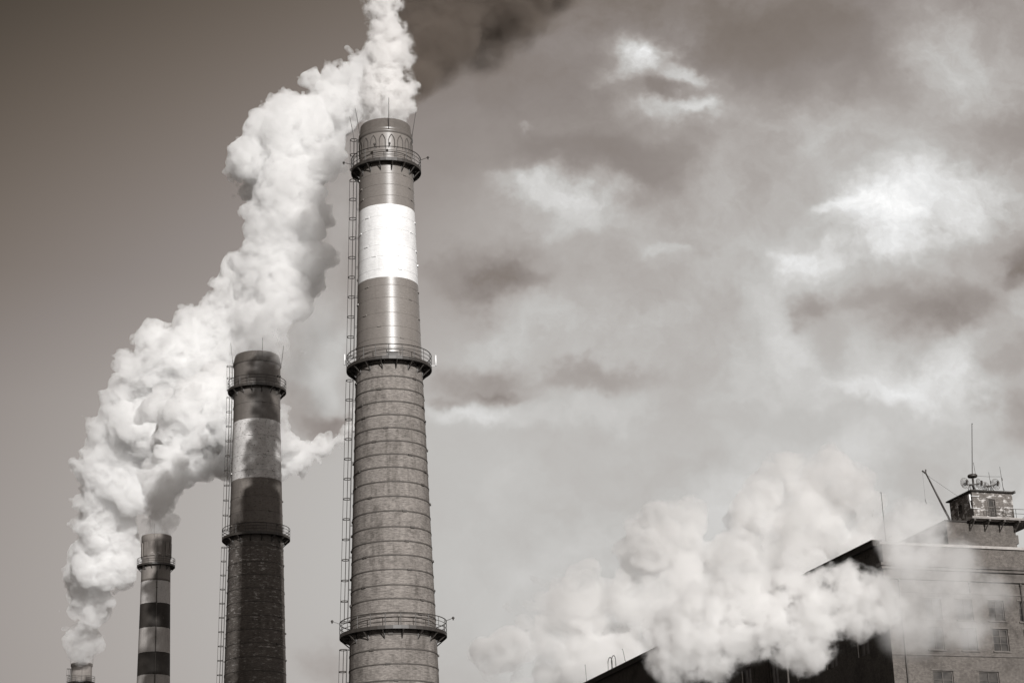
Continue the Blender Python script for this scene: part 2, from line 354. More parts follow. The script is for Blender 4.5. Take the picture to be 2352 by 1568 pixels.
def gallery(root, prof, z, r_out, rail_h=1.25, posts=20, brackets=16, mids=(.35, .68)):
    r_in = radius_at(prof, z) + .03
    g = MB(); n = posts * 2
    g.lathe([(r_in, z - .12), (r_out, z - .12), (r_out, z + .02), (r_in, z + .02)], n, close=True, smooth=False)
    g.lathe([(r_out - .02, z - .24), (r_out + .05, z - .24), (r_out + .05, z + .08), (r_out - .02, z + .08)], n, close=True, smooth=False)
    go = g.build('gallery', M['steel'], root)
    rr = r_out + .01
    rail = MB()
    rail.tube(ring_pts(rr, z + rail_h, posts * 2, close=True), .045, 6, True)
    for q in mids: rail.tube(ring_pts(rr, z + rail_h * q, posts * 2, close=True), .028, 5, True)
    for i in range(posts):
        a = 2 * pi * i / posts
        rail.tube([(rr * cos(a), rr * sin(a), z + .0), (rr * cos(a), rr * sin(a), z + rail_h)], .035, 5)
    rail.build('railing', M['steel'], go)
    for i in range(brackets):
        a = 2 * pi * (i + .5) / brackets
        ca, sa = cos(a), sin(a); k = MB()
        ax = Matrix.Rotation(a, 3, 'Z')
        rm = (r_in + r_out) / 2
        k.box((rm * ca, rm * sa, z - .20), (r_out - r_in - .02, .10, .14), ax)
        k.tube([((r_in + .02) * ca, (r_in + .02) * sa, z - .95), ((r_out - .08) * ca, (r_out - .08) * sa, z - .26)], .06, 5)
        k.tube([((r_in + .04) * ca, (r_in + .04) * sa, z - 1.0), ((r_in + .04) * ca, (r_in + .04) * sa, z - .26)], .05, 5)
        k.build('bracket', M['steel'], go)
    return go

def ladder(root, prof, z0, z1, ang=pi, step=2.05, off=.22, cage_r=.36):
    n = max(2, int((z1 - z0) / 1.0))
    zs = [z0 + (z1 - z0) * i / n for i in range(n + 1)]
    ca, sa = cos(ang), sin(ang); tx, ty = -sa, ca
    def P(z, out, side): r = radius_at(prof, z) + out; return (r * ca + tx * side, r * sa + ty * side, z)
    ld = MB()
    for sd_ in (-.22, .22): ld.tube([P(z, off, sd_) for z in zs], .035, 5)
    k = int((z1 - z0) / .34)
    for i in range(1, k):
        z = z0 + i * .34
        ld.tube([P(z, off, -.22), P(z, off, .22)], .018, 4)
    for z in zs[::3]:
        for sd_ in (-.22, .22): ld.tube([P(z, -.05, sd_), P(z, off, sd_)], .025, 4)
    lo = ld.build('ladder', M['steel'], root)
    cg = MB(); nz = max(1, round((z1 - z0) / step))
    def hoop(z):
        return [P(z, off + cage_r + cage_r * cos(b), cage_r * sin(b)) for b in [pi * (-.86 + 1.72 * i / 10) for i in range(11)]]
    for i in range(nz + 1): 
        z = z1 - (z1 - z0) * i / nz
        cg.tube(hoop(z), .045, 5)
    for j in (0, 2, 5, 8, 10):
        cg.tube([hoop(z)[j] for z in zs], .022, 4)
    cg.build('safety_cage', M['steel'], lo)
    return lo

def lightning_rod(root, r, z0, h, ang, lean=.12):
    b = MB(); ca, sa = cos(ang), sin(ang)
    b.tube([(r * ca, r * sa, z0), ((r + .12) * ca, (r + .12) * sa, z0 + .8), ((r + .12 + lean * h) * ca, (r + .12 + lean * h) * sa, z0 + h)], .045, 5, r2=.028)
    return b.build('lightning_rod', M['steel'], root)

def warning_lamp(root, r, z, ang, reach=.8):
    b = MB(); ca, sa = cos(ang), sin(ang)
    e = ((r + reach) * ca, (r + reach) * sa, z + .25)
    b.tube([(r * ca, r * sa, z), e], .03, 5)
    b.ball(e, .13); b.tube([(e[0], e[1], e[2] - .2), (e[0], e[1], e[2] - .08)], .07, 6)
    return b.build('warning_lamp', M['steel'], root)

def hoops(root, prof, zs, mat, w_=.10, seed=0, lugs=3):
    rnd = random.Random(seed)
    for z in zs:
        r = radius_at(prof, z); b = MB()
        b.lathe([(r - .02, z - w_ / 2), (r + .035, z - w_ / 2), (r + .035, z + w_ / 2), (r - .02, z + w_ / 2)], 96, close=True)
        a0 = rnd.uniform(0, 6.28)
        for i in range(lugs):
            a = a0 + 2 * pi * i / lugs
            b.box(((r + .07) * cos(a), (r + .07) * sin(a), z), (.14, .42, .17), Matrix.Rotation(a, 3, 'Z'))
        b.build('hoop', mat, root)

def shaft(root, prof, mat, wall=.45):
    b = MB(); zs = []
    for (z0, r0), (z1, r1) in zip(prof, prof[1:]):
        n = max(1, int((z1 - z0) / 3.0))
        zs += [z0 + (z1 - z0) * i / n for i in range(n)]
    zs.append(prof[-1][0])
    b.lathe([(radius_at(prof, z), z) for z in zs], 128)
    rt, zt = prof[-1][1], prof[-1][0]
    return b.build('shaft', mat, root)

def crown(root, prof_out, wall, mat):
    """Closed ring wall from a list of (r, z) up the outside, then down the flue."""
    b = MB(); top = prof_out[-1]
    b.lathe(prof_out + [(top[0] - wall, top[1])], 128)
    o = b.build('crown', mat, root)
    f = MB(); f.lathe([(top[0] - wall, top[1] - .002), (top[0] - wall, prof_out[0][1] - 6), (.01, prof_out[0][1] - 6.0)], 64)
    f.build('flue', M['soot'], root)
    return o

def chimney(x, y, label):
    rz = math.atan2(y, x) - pi / 2                   # local -Y looks back down the row towards the road
    return empty('chimney', (x, y, 0), rz, label, 'chimney', 'power station chimneys in a row')

FRONT = -pi / 2
# --- the tall near chimney
c1 = chimney(-12.13, 190.61, 'tallest nearest chimney, grey and white glossy bands over pale hooped brick')
prof1 = [(0, 5.35), (33, 4.22), (38, 4.06), (64.4, 3.24), (72.6, 3.02), (80.4, 2.83), (85.4, 2.72), (88.4, 2.66)]
m1 = painted_brick('banded_gloss_paint', [(0, .185), (64.0, .185), (64.05, .17), (72.64, .72), (80.40, .17)], edge=.05, rough=.32,
                   gloss_from=64.0, grime=.16, streak=.14, bump=.07, brick_top=64.0)
shaft(c1, prof1, m1)
mc1 = painted_brick('crown_paint', [(0, .115)], rough=.36, gloss_from=60, bump=.1, grime=.35, streak=.35)
crown(c1, [(2.66, 88.40), (2.78, 88.52), (2.78, 88.66), (2.70, 88.72), (2.72, 88.9), (2.74, 88.96), (2.64, 89.05), (2.56, 89.95), (2.52, 90.02)], .35, mc1)
for i in range(18):
    a = 2 * pi * i / 18 + .05; b = MB(); r = 2.70
    pts = []
    for (dx, z) in [(-.30, 86.7), (-.30, 87.55), (-.24, 87.78), (-.12, 88.0), (0, 88.17), (.12, 88.0), (.24, 87.78), (.30, 87.55), (.30, 86.7)]:
        aa = a + dx / r; pts.append((r * cos(aa), r * sin(aa), z))
    b.tube(pts, .045, 5); b.build('arch_moulding', M['rust'], c1)
g1 = gallery(c1, prof1, 85.2, 3.50); g2 = gallery(c1, prof1, 64.15, 4.14); g3 = gallery(c1, prof1, 37.85, 5.0, posts=22)
ladder(c1, prof1, 65.4, 84.2, pi + .06); ladder(c1, prof1, 39.2, 63.0, pi + .06); ladder(c1, prof1, 12, 36.6, pi + .06)
ladder(c1, prof1, 85.3, 88.6, pi + .10, step=1.6)
for a, h, zz, rr in ((FRONT + .12, 3.2, 88.7, 2.78), (FRONT - 1.25, 2.9, 88.9, 2.72), (FRONT + 1.35, 2.7, 88.8, 2.76), (pi + .1, 2.6, 88.6, 3.2), (pi / 2, 2.8, 88.9, 2.72)):
    lightning_rod(c1, rr, zz, h, a)
warning_lamp(c1, 3.5, 86.2, pi - .1); warning_lamp(c1, 3.5, 86.2, -.15); warning_lamp(c1, 5.0, 38.9, pi + .2); warning_lamp(c1, 5.0, 38.9, -.25)
warning_lamp(c1, 3.5, 86.4, FRONT - .3, .25); warning_lamp(c1, 3.5, 86.4, FRONT + .1, .25)
for (r, z, a) in ((4.6, 64.6, -.12), (4.35, 65.1, pi - .05)):
    b = MB(); e = (r * cos(a), r * sin(a), z)
    b.tube([(4.1 * cos(a), 4.1 * sin(a), z - .3), (e[0], e[1], z - .3)], .035, 5)
    b.tube([(e[0], e[1], z - .35), (e[0], e[1], z + .75)], .085, 8); b.build('antenna', M['white'], c1)
b = MB()
for q in (-.28, .1, .35): b.box((3.8 * cos(FRONT + .08 + q * .3), 3.8 * sin(FRONT + .08 + q * .3), 64.42), (.5, .45, .4), Matrix.Rotation(FRONT, 3, 'Z'))
b.build('equipment_box', M['steel'], c1)
Z1 = [63.71, 62.41, 61.13, 59.85, 58.52, 57.20, 55.90, 54.59, 53.29, 51.87, 50.43, 49.00, 47.47, 46.10, 44.75, 43.37, 41.90, 40.61, 39.23, 37.30, 35.91, 34.52, 33.0, 31.6, 30.2, 28.8, 27.4]
hoops(c1, prof1, Z1, M['rust'], .13, 3)
clampz = random.Random(5)
for z in [83.9, 82.7, 81.5, 79.3, 77.9, 76.2, 75.0, 73.6, 71.9, 70.6, 69.0, 67.6, 66.4]:
    r = radius_at(prof1, z); a0 = clampz.uniform(0, 2)
    b = MB(); b.lathe([(r - .01, z - .03), (r + .012, z - .03), (r + .012, z + .03), (r - .01, z + .03)], 96, close=True)
    for i in range(3):
        a = a0 + 2.1 * i; b.box(((r + .03) * cos(a), (r + .03) * sin(a), z), (.10, .40, .13), Matrix.Rotation(a, 3, 'Z'))
    b.build('hoop', m1, c1)

# --- the second, sooty chimney
c2 = chimney(-34.83, 264.72, 'sooty middle chimney with one flaking white band and dark mottled brick')
prof2 = [(0, 5.2), (47, 4.0), (65.6, 3.56), (73, 3.36), (81, 3.17), (86, 3.13), (89.3, 3.16)]
m2 = painted_brick('flaking_band_paint', [(0, .115), (65.4, .15), (72.9, .56), (81.18, .115)], edge=.22, rough=.55, gloss_from=81.0,
                   flecks=(30, 65.2, 1.0), grime=.32, streak=.25, pock=.9, brick_top=65.0)
shaft(c2, prof2, m2)
mc2 = painted_brick('sooty_crown_paint', [(0, .08)], rough=.55, grime=.4, streak=.4)
crown(c2, [(3.16, 89.30), (3.28, 89.45), (3.28, 89.6), (3.22, 89.66), (3.24, 89.84), (3.18, 89.95), (3.06, 90.6), (2.98, 90.86)], .4, mc2)
gallery(c2, prof2, 85.95, 3.9); gallery(c2, prof2, 65.45, 4.45)
ladder(c2, prof2, 66.6, 85.0, pi + .08); ladder(c2, prof2, 25, 64.3, pi + .08, step=1.85); ladder(c2, prof2, 86.0, 89.4, pi + .1, step=1.7)
for a, h in ((FRONT + .2, 2.9), (FRONT - 1.45, 3.2), (FRONT + 1.45, 2.8), (pi / 2, 2.6)): lightning_rod(c2, 3.26, 89.6, h, a, .08)
warning_lamp(c2, 3.9, 87.0, FRONT + .75, .2); warning_lamp(c2, 3.9, 87.0, FRONT + .85, .2)
b = MB(); b.box((3.55 * cos(-.12), 3.55 * sin(-.12), 86.3), (.4, .4, .6)); b.build('equipment_box', M['steel'], c2)
hoops(c2, prof2, [63.9, 61.7, 60.0, 58.2, 56.4, 54.6, 52.8, 51.0, 49.2, 47.4, 45.6, 43.8, 42.0, 40.2, 38.4], M['rust'], .10, 8)
hoops(c2, prof2, [83.6, 79.0, 76.3, 74.2, 70.6, 68.6, 66.9], m2, .06, 9)

# --- the third chimney, with several bands
c3 = chimney(-66.41, 366.02, 'slim chimney with several black and white bands and slotted top')
prof3 = [(0, 4.3), (65, 2.93), (73.6, 2.79), (78, 2.72), (85.6, 2.62), (86.9, 2.60)]
m3 = painted_brick('black_white_bands', [(0, .36), (55, .03), (60.3, .36), (65.0, .03), (69.15, .36), (73.6, .03), (77.95, .46), (82.2, .10), (82.7, .19)], edge=.25, rough=.7,  # white bands toned down to grey, the shadow over them is in the colour
                   grime=.2, streak=.35, pock=.35)
shaft(c3, prof3, m3)
mc3 = painted_brick('flaked_crown', [(0, .18)], rough=.7, grime=.3, streak=.35, flecks=(85.6, 87.6, .95))
crown(c3, [(2.60, 86.9), (2.62, 87.0), (2.64, 89.55), (2.72, 89.6), (2.74, 90.9), (2.66, 91.02)], .35, mc3)
for i in range(12):
    a = 2 * pi * (i + .5) / 12; b = MB()
    b.box((2.69 * cos(a), 2.69 * sin(a), 88.3), (.14, .75, 2.56), Matrix.Rotation(a, 3, 'Z')); b.build('pilaster', mc3, c3)
gallery(c3, prof3, 85.45, 3.4, posts=16, brackets=12)
b = MB(); a = FRONT + .08
b.tube([((radius_at(prof3, z) + .12) * cos(a), (radius_at(prof3, z) + .12) * sin(a), z) for z in (20, 45, 65, 75, 84.9)], .09, 6)
for z in range(24, 85, 3): b.box(((radius_at(prof3, z) + .08) * cos(a), (radius_at(prof3, z) + .08) * sin(a), z), (.2, .3, .1), Matrix.Rotation(a, 3, 'Z'))
b.build('downpipe', M['rust'], c3)
ladder(c3, prof3, 30, 84.6, pi / 2 + .4)
for a, h in ((FRONT - .15, 2.6), (pi / 2, 2.6)): lightning_rod(c3, 2.72, 90.2, h, a, .03)

# --- the farthest chimney, only its top in view
c4 = chimney(-108.94, 502.32, 'farthest chimney, plain brown top low at the edge')
prof4 = [(0, 4.2), (88, 2.57), (91.6, 2.50)]
m4 = painted_brick('plain_brown_render', [(0, .20)], rough=.8, grime=.4, streak=.5)
shaft(c4, prof4, m4)
crown(c4, [(2.50, 91.6), (2.52, 91.7), (2.52, 92.15), (2.66, 92.2), (2.66, 92.72), (2.60, 92.8)], .35, m4)
gallery(c4, prof4, 88.1, 3.3, posts=16, brackets=12, rail_h=1.4)
ladder(c4, prof4, 88.3, 91.5, pi + .2, step=1.4, cage_r=.45); ladder(c4, prof4, 60, 87.2, pi + .2)
for a, h in ((FRONT - 1.4, 3.4), (FRONT + 1.4, 3.2), (FRONT + .1, 3.2)): lightning_rod(c4, 2.6, 92.3, h, a, .0)

ROD = [(86.0, 2.6), (71.0, 2.0), (42.0, 4.0), (75.8, 0)]
# ------------------------------------------------------------------ boiler house
def wall_brick(name, lum, lime=.0, grime=.35, rough=.9, scale_z=1.0, patch=None):
    m, t, b, _ = material(name)
    co = t.new('ShaderNodeTexCoord').outputs['Object']
    x, y, z = t.sep(co)
    uv = t.xyz(t.m('ADD', x, y), z, 0.0)
    br = t.new('ShaderNodeTexBrick'); t.put(br.inputs['Vector'], uv)
    br.inputs['Scale'].default_value = 1.0; br.inputs['Brick Width'].default_value = .26
    br.inputs['Row Height'].default_value = .085; br.inputs['Mortar Size'].default_value = .012
    br.inputs['Color1'].default_value = (*sepia(lum), 1); br.inputs['Color2'].default_value = (*sepia(lum * .62), 1)
    br.inputs['Mortar'].default_value = (*sepia(min(.5, lum * 1.35)), 1)
    col = br.outputs['Color']
    n1 = t.noise(co, .35, 6.0, .65); n2 = t.noise(t.vm('MULTIPLY', co, (1, 1, .12)), 1.1, 5.0, .65)
    n3 = t.noise(co, 3.5, 6.0, .7)
    col = t.vm('SCALE', col, scale=t.mr(n3, .25, .75, .6, 1.4))
    col = t.mix(t.m('MULTIPLY', t.mr(n1, .45, .72, smooth=True), grime), col, sepia(lum * .25))
    col = t.mix(t.m('MULTIPLY', t.mr(n2, .5, .75, smooth=True), grime * .8), col, sepia(lum * .3))
    if patch:
        n4 = t.noise(t.vm('MULTIPLY', co, (.6, .6, 1.6)), 1.9, 5.0, .7)
        col = t.mix(t.mr(n4, patch, patch + .06, smooth=True), col, sepia(.42))
    t.l.new(col, b.inputs['Base Color']); b.inputs['Roughness'].default_value = rough
    b.inputs['Specular IOR Level'].default_value = .2
    bp = t.new('ShaderNodeBump'); bp.inputs['Strength'].default_value = .4; bp.inputs['Distance'].default_value = .03
    t.l.new(t.m('ADD', br.outputs['Fac'], t.m('MULTIPLY', n3, -1.0)), bp.inputs['Height']); t.l.new(bp.outputs[0], b.inputs['Normal'])
    return m
M['facade'] = wall_brick('weathered_facade_brick', .11, grime=.6)
M['side'] = wall_brick('shaded_side_brick', .055, grime=.6)  # darker copy of the facade brick: the side's shade is put into the colour
M['cabin'] = wall_brick('flaking_limed_brick', .13, patch=.52)
M['stone'] = plain('grimy_cornice_stone', .09, .9, var=.5, scale=.9)
M['pale'] = plain('pale_render_edge', .28, .8, var=.3, scale=1.2)
M['tar'] = plain('tar_roofing', .03, .9)
M['frame'] = plain('grey_window_timber', .09, .7, var=.4)
M['glass'] = plain('dusty_dark_glass', .035, .35, var=.8, scale=1.1)
M['mesh'] = plain('galvanised_wire', .10, .5, metal=.3)

bh = empty('boiler_house', (35.6, 197.2, 0), R(18.5), 'tall brick boiler house with long dark side wall, half hidden in steam', 'building')
FW, DEPTH, TOP, CORN = 34.0, 135.0, 47.0, 43.0
wins = [(x, 39.15, 1.75, 2.05) for x in (4.15, 7.62, 11.15, 14.6, 18.1, 21.6, 25.1)] + \
       [(x, 36.15, 1.72, 2.2) for x in (4.1, 7.78, 11.32, 14.8, 18.3, 21.8, 25.3)] + \
       [(x, 31.4, 2.2, 2.7) for x in (4.25, 9.3, 14.4, 19.5, 24.6)] + \
       [(x, 24.0, 2.2, 4.4) for x in (4.25, 9.3, 14.4, 19.5, 24.6)]
def holed_wall(mb, x0, x1, z0, z1, holes, P, depth):
    xs = sorted({x0, x1} | {h[0] for h in holes} | {h[0] + h[2] for h in holes})
    zs = sorted({z0, z1} | {h[1] for h in holes} | {h[1] + h[3] for h in holes})
    for xa, xb in zip(xs, xs[1:]):
        for za, zb in zip(zs, zs[1:]):
            cx_, cz_ = (xa + xb) / 2, (za + zb) / 2
            if any(h[0] < cx_ < h[0] + h[2] and h[1] < cz_ < h[1] + h[3] for h in holes): continue
            mb.quad(P(xa, 0, za), P(xb, 0, za), P(xb, 0, zb), P(xa, 0, zb))
    for (hx, hz, hw, hh) in holes:
        a, b_, c, d = (hx, hz), (hx + hw, hz), (hx + hw, hz + hh), (hx, hz + hh)
        for p, q in ((a, b_), (b_, c), (c, d), (d, a)):
            mb.quad(P(p[0], 0, p[1]), P(p[0], depth, p[1]), P(q[0], depth, q[1]), P(q[0], 0, q[1]))
def window(parent, P, hole, depth, rnd, sill=True):
    hx, hz, hw, hh = hole
    ax = Matrix((P(1, 0, 0) - P(0, 0, 0), P(0, 1, 0) - P(0, 0, 0), (0, 0, 1))).transposed()
    f = MB(); y = depth - .03; t = .09
    for (x, z, w_, h) in ((hx + hw / 2, hz + t / 2, hw, t), (hx + hw / 2, hz + hh - t / 2, hw, t)):
        f.box(P(x, y, z), (w_, .08, h), ax)
    for x in (hx + t / 2, hx + hw - t / 2): f.box(P(x, y, hz + hh / 2), (t, .079, hh - 2 * t), ax)
    f.box(P(hx + hw / 2, y, hz + hh / 2), (.06, .06, hh - 2 * t), ax)
    for q in (.36, .68): f.box(P(hx + hw / 2, y + .004, hz + hh * q), (hw - 2 * t, .05, .05), ax)
    wo = f.build('window', M['frame'], parent)
    g = MB()
    g.box(P(hx + hw / 2, depth + .04, hz + hh / 2), (hw, .02, hh), ax); g.build('pane', M['glass'], wo)
    if sill:
        s_ = MB(); s_.box(P(hx + hw / 2, -.03, hz - .07), (hw + .3, .22, .13), ax); s_.build('sill', M['stone'], wo)
        s_ = MB(); s_.box(P(hx + hw / 2, -.005, hz + hh + .10), (hw + .36, .10, .18), ax); s_.build('lintel', M['stone'], wo)
    return wo
PF = lambda x, y, z: Vector((x, y, z))
PS = lambda x, y, z: Vector((y, DEPTH - x, z))        # left wall: x runs towards the front corner, y into the building
rnd = random.Random(11)
b = MB()
holed_wall(b, 0, FW, 0, CORN, wins, PF, .28)
b.build('facade_wall', M['facade'], bh)
side_w = [(DEPTH - y0 - 2.4, z0, 2.4, hh) for y0 in (4.5, 11.5, 18.5, 25.5, 32.5, 39.5, 46.5, 53.5) for z0, hh in ((24, 9.0), (36.5, 3.6))]
b = MB()
holed_wall(b, 0, DEPTH, 0, TOP - .5, side_w, PS, .28)
b.quad((FW, 0, 0), (FW, DEPTH, 0), (FW, DEPTH, TOP - .5), (FW, 0, TOP - .5))
b.quad((0, DEPTH, 0), (FW, DEPTH, 0), (FW, DEPTH, TOP - .5), (0, DEPTH, TOP - .5))
b.build('side_wall', M['side'], bh)
for h in wins: window(bh, PF, h, .22, rnd)
for h in side_w: window(bh, PS, h, .22, rnd, sill=False)
# cornice and attic of the front
b = MB()
b.span((-.35, -.30, CORN), (FW + .3, .40, CORN + .28)); b.span((-.15, -.14, CORN + .28), (FW + .2, .40, CORN + .95))
b.span((-.45, -.42, CORN + .95), (FW + .4, .40, CORN + 1.22)); b.span((-.62, -.62, CORN + 1.22), (FW + .5, .40, CORN + 1.5))
b.build('cornice', M['stone'], bh)
b = MB(); b.span((-.05, -.09, 41.72), (FW, .0, 41.86)); b.build('string_course', M['stone'], bh)
b = MB(); b.span((-.05, -.12, 35.55), (FW, .0, 35.68)); b.build('string_course', M['stone'], bh)
b = MB(); b.span((.0, .40, CORN + 1.0), (FW, .85, TOP - .5)); b.build('attic_wall', M['facade'], bh)
b = MB(); b.span((-.12, .16, TOP - .5), (FW, 1.0, TOP - .32)); b.span((-.02, .3, TOP - .32), (FW, .95, TOP - .2)); b.build('coping', M['pale'], bh)
b = MB(); b.span((-.45, 1.0, TOP - .5), (.55, DEPTH, TOP - .02)); b.span((-.55, 1.0, TOP - .02), (.6, DEPTH, TOP + .10)); b.build('eaves', M['tar'], bh)
b = MB(); b.span((.55, 1.0, TOP - .62), (FW, DEPTH, TOP - .44)); b.build('roof', M['tar'], bh)
for (x, y, z0, z1) in ((9.2, -.14, 41.86, 43.0), (15.0, -.14, 20, 43.0), (1.4, -.14, 20, 43.0)):
    b = MB(); b.tube([(x, y, z0), (x, y, z1)], .075, 8); b.tube([(x, y, z1 - .3), (x, y, z1 - .05)], .12, 8); b.build('downpipe', M['rust'], bh)
for (y, z1) in ((22.8, 46),):
    b = MB(); b.tube([(-.18, y, 0), (-.18, y, z1)], .11, 8); b.build('downpipe', M['rust'], bh)
# penthouse under the cabin
b = MB(); b.span((8.0, .98, TOP - .46), (15.85, 15.0, 49.32)); b.build('penthouse', M['facade'], bh)
b = MB(); b.span((7.85, .86, 49.32), (15.98, 15.2, 49.47)); b.build('penthouse_roof', M['tar'], bh)
b = MB(); b.span((15.85, 1.6, 47.5), (16.5, 3.0, 48.4)); b.build('vent_box', M['stone'], bh)
b = MB(); b.span((10.3, -.28, 49.475), (18.2, 5.4, 49.66)); b.span((10.28, -.34, 49.58), (18.25, -.28, 49.68)); b.build('balcony', M['pale'], bh)
for x in (10.6, 12.3, 14.0, 15.7, 17.4):
    b = MB(); b.box((x, .30, 49.36), (.22, 1.1, .2)); b.tube([(x, .9, 48.5), (x, -.15, 49.3)], .07, 6); b.build('balcony_bracket', M['rust'], bh)
b = MB()
for z in (50.62, 50.15): b.tube([(12.0, -.2, z), (18.2, -.2, z), (18.2, 5.0, z)], .025, 5)
for x in (12.0, 13.0, 14.2, 15.4, 16.6, 17.6, 18.2): b.tube([(x, -.2, 49.66), (x, -.2, 50.62)], .028, 5)
b.build('balcony_railing', M['steel'], bh)

# --- the cabin
cb = empty('roof_cabin', bh.matrix_world @ Vector((0, 0, 0)), 0, 'small flaking brick cabin with a door, on the roof balcony', 'cabin')
def loc(x, y, z): 
    c_, s_ = cos(R(18.5)), sin(R(18.5)); return Vector((35.6 + c_ * x - s_ * y, 197.2 + s_ * x + c_ * y, z))
cb.location = loc(10.9, .35, 49.665); cb.rotation_euler = (0, 0, R(18.5))
W_, D_, H_ = 4.62, 4.5, 2.72
door_hole = [(1.78, .02, .74, 1.98)]
b = MB(); holed_wall(b, 0, W_, 0, H_, door_hole, PF, .18)
b.quad((0, D_, 0), (0, D_, H_), (W_, D_, H_), (W_, D_, 0)); b.quad((W_, 0, 0), (W_, D_, 0), (W_, D_, H_), (W_, 0, H_))
PL = lambda x, y, z: Vector((y, D_ - x, z))
lw = [(1.5, 1.0, .8, 1.0)]
holed_wall(b, 0, D_, 0, H_, lw, PL, .16)
b.build('wall', M['cabin'], cb)
b = MB(); b.span((-.28, -.30, H_), (W_ + .28, D_ + .25, H_ + .12)); b.span((-.2, -.22, H_ + .12), (W_ + .2, D_ + .2, H_ + .17))
b.tube([(W_ - .1, -.3, H_ + .12), (W_ + .25, -.3, H_ + .22)], .04, 5); b.build('roof', M['tar'], cb)
window(cb, PL, lw[0], .12, rnd, sill=False)
dx, dz, dw, dh = door_hole[0]
b = MB(); y = .15
for x in (dx + .05, dx + dw - .05): b.box((x, y, dz + dh / 2), (.1, .05, dh))
for z in (.08, .72, 1.16, 1.93): b.box((dx + dw / 2, y, dz + z), (dw - .2, .048, .12))
dr = b.build('door', M['frame'], cb)
b = MB(); b.box((dx + dw / 2, .175, dz + 1.0), (dw, .01, dh)); b.build('pane', M['glass'], dr)
b = MB(); b.box((dx + .55, .10, dz + .98), (.12, .06, .03)); b.build('handle', M['steel'], dr)
b = MB()
for x in (dx - .05, dx + dw + .05): b.box((x, -.015, dz + dh / 2), (.1, .09, dh))
b.box((dx + dw / 2, -.015, dz + dh + .06), (dw + .2, .09, .12)); b.build('door_frame', M['frame'], cb)
b = MB(); b.box((-.16, .30, 2.15), (.16, .3, .62)); b.tube([(-.14, .3, 1.85), (-.12, .22, 1.05), (-.05, -.08, .98), (.75, -.08, .96)], .035, 6)
b.tube([(-.1, .2, 2.25), (-.06, -.08, 2.25), (.75, -.08, 2.23)], .03, 6); b.build('conduit', M['white'], cb)

# --- aerials, dishes, boom
def grid_dish(x, y, z, r, yaw, label):
    o = empty('grid_dish', loc(x, y, z), R(18.5) + yaw, label, 'aerial dish', 'wire dishes on the cabin roof')
    b = MB()
    fz = lambda q: -.30 * (q / r) ** 2 * r + .05
    for q in (1.0, .75, .5, .25):
        b.tube([(r * q * cos(2 * pi * i / 28), fz(r * q), r * q * sin(2 * pi * i / 28)) for i in range(28)], .016 if q < 1 else .022, 5, True)
    for i in range(12):
        a = 2 * pi * i / 12
        b.tube([(r * q * cos(a), fz(r * q), r * q * sin(a)) for q in (.1, .4, .7, 1)], .011, 4)
    b.build('reflector', M['mesh'], o)
    b = MB(); b.box((0, -.42, .0), (.17, .16, .5), Matrix.Rotation(.25, 3, 'Y')); b.build('feed', M['steel'], o)
    b = MB(); b.tube([(0, .05, 0), (0, -.42, 0)], .03, 5)
    for s_ in (-1, 1): b.tube([(s_ * r * .7, fz(r * .7), -r * .3), (0, -.4, -.1)], .014, 4)
    b.tube([(0, .05, 0), (0, .22, -.05), (0, .22, -.3)], .04, 5); b.build('arm', M['steel'], o)
    return o
RZ = 52.56
grid_dish(10.85, 1.5, 53.52, .55, .15, 'leftmost round wire dish on cabin roof')
grid_dish(12.55, 1.7, 53.62, .52, .55, 'wire dish right behind the mast foot')
grid_dish(13.15, 1.4, 53.32, .42, -.5, 'lowest and smallest wire dish on cabin roof')
grid_dish(14.42, 1.5, 53.60, .56, .2, 'rightmost round wire dish on cabin roof')
def stand(x, y, z1, w_, label):
    o = empty('aerial_stand', loc(x, y, RZ), R(18.5), label, 'stand', 'iron stands on the cabin roof')
    for sx in (-1, 1):
        for sy in (-1, 1):
            b = MB(); b.tube([(sx * .42, sy * .35, 0), (sx * .12, sy * .1, z1 - RZ)], .035, 5); b.build('leg', M['steel'], o)
    b = MB(); b.tube([(-w_, 0, z1 - RZ - .05), (w_, 0, z1 - RZ + .12)], .05, 6); b.box((0, 0, z1 - RZ), (.34, .3, .12)); b.build('crossbar', M['steel'], o)
stand(11.75, 1.62, 53.45, .85, 'iron stand carrying the left dishes and drum')
stand(13.8, 1.62, 53.42, .65, 'iron stand carrying the right pair of dishes')
mo = empty('antenna_mast', loc(12.02, 1.7, RZ), R(18.5), 'tall thin mast rising from a flat drum on cabin roof', 'mast')
b = MB(); b.tube([(0, 0, 0), (0, 0, 1.7)], .11, 8); b.build('foot', M['steel'], mo)
b = MB(); b.lathe([(.01, 1.70), (.46, 1.72), (.50, 1.78), (.50, 1.93), (.42, 2.0), (.01, 2.02)], 24)
b.build('drum', M['steel'], mo)
b = MB(); b.tube([(0, 0, 2.0), (.62, 0, 7.5)], .045, 6, r2=.035); b.box((.66, 0, 7.45), (.12, .05, .05)); b.build('pole', M['steel'], mo)
b = MB(); b.tube([(.38, 0, 1.98), (.28, 0, 3.3)], .022, 5); b.tube([(.45, 0, 1.9), (1.8, .0, 1.88), (3.3, 0, 1.95)], .016, 4); b.build('stay_wire', M['steel'], mo)
for (x, z0, z1, lab) in ((15.35, RZ, 55.5, 'longest whip aerial at right end of cabin roof'), (13.98, RZ, 54.85, 'short whip aerial between the right dishes')):
    b = MB(); b.tube([(0, 0, 0), (-.15, 0, z1 - z0)], .035, 5, r2=.02); b.box((-.06, -.02, (z1 - z0) * .55), (.1, .05, .3)); b.tube([(.3, 0, .0), (-.02, 0, .75)], .018, 4)
    o = b.build('whip_aerial', M['steel']); o.location = loc(x, 1.5, z0); o.rotation_euler = (0, 0, R(18.5)); tag(o, lab, 'aerial', 'whip aerials on the cabin roof')
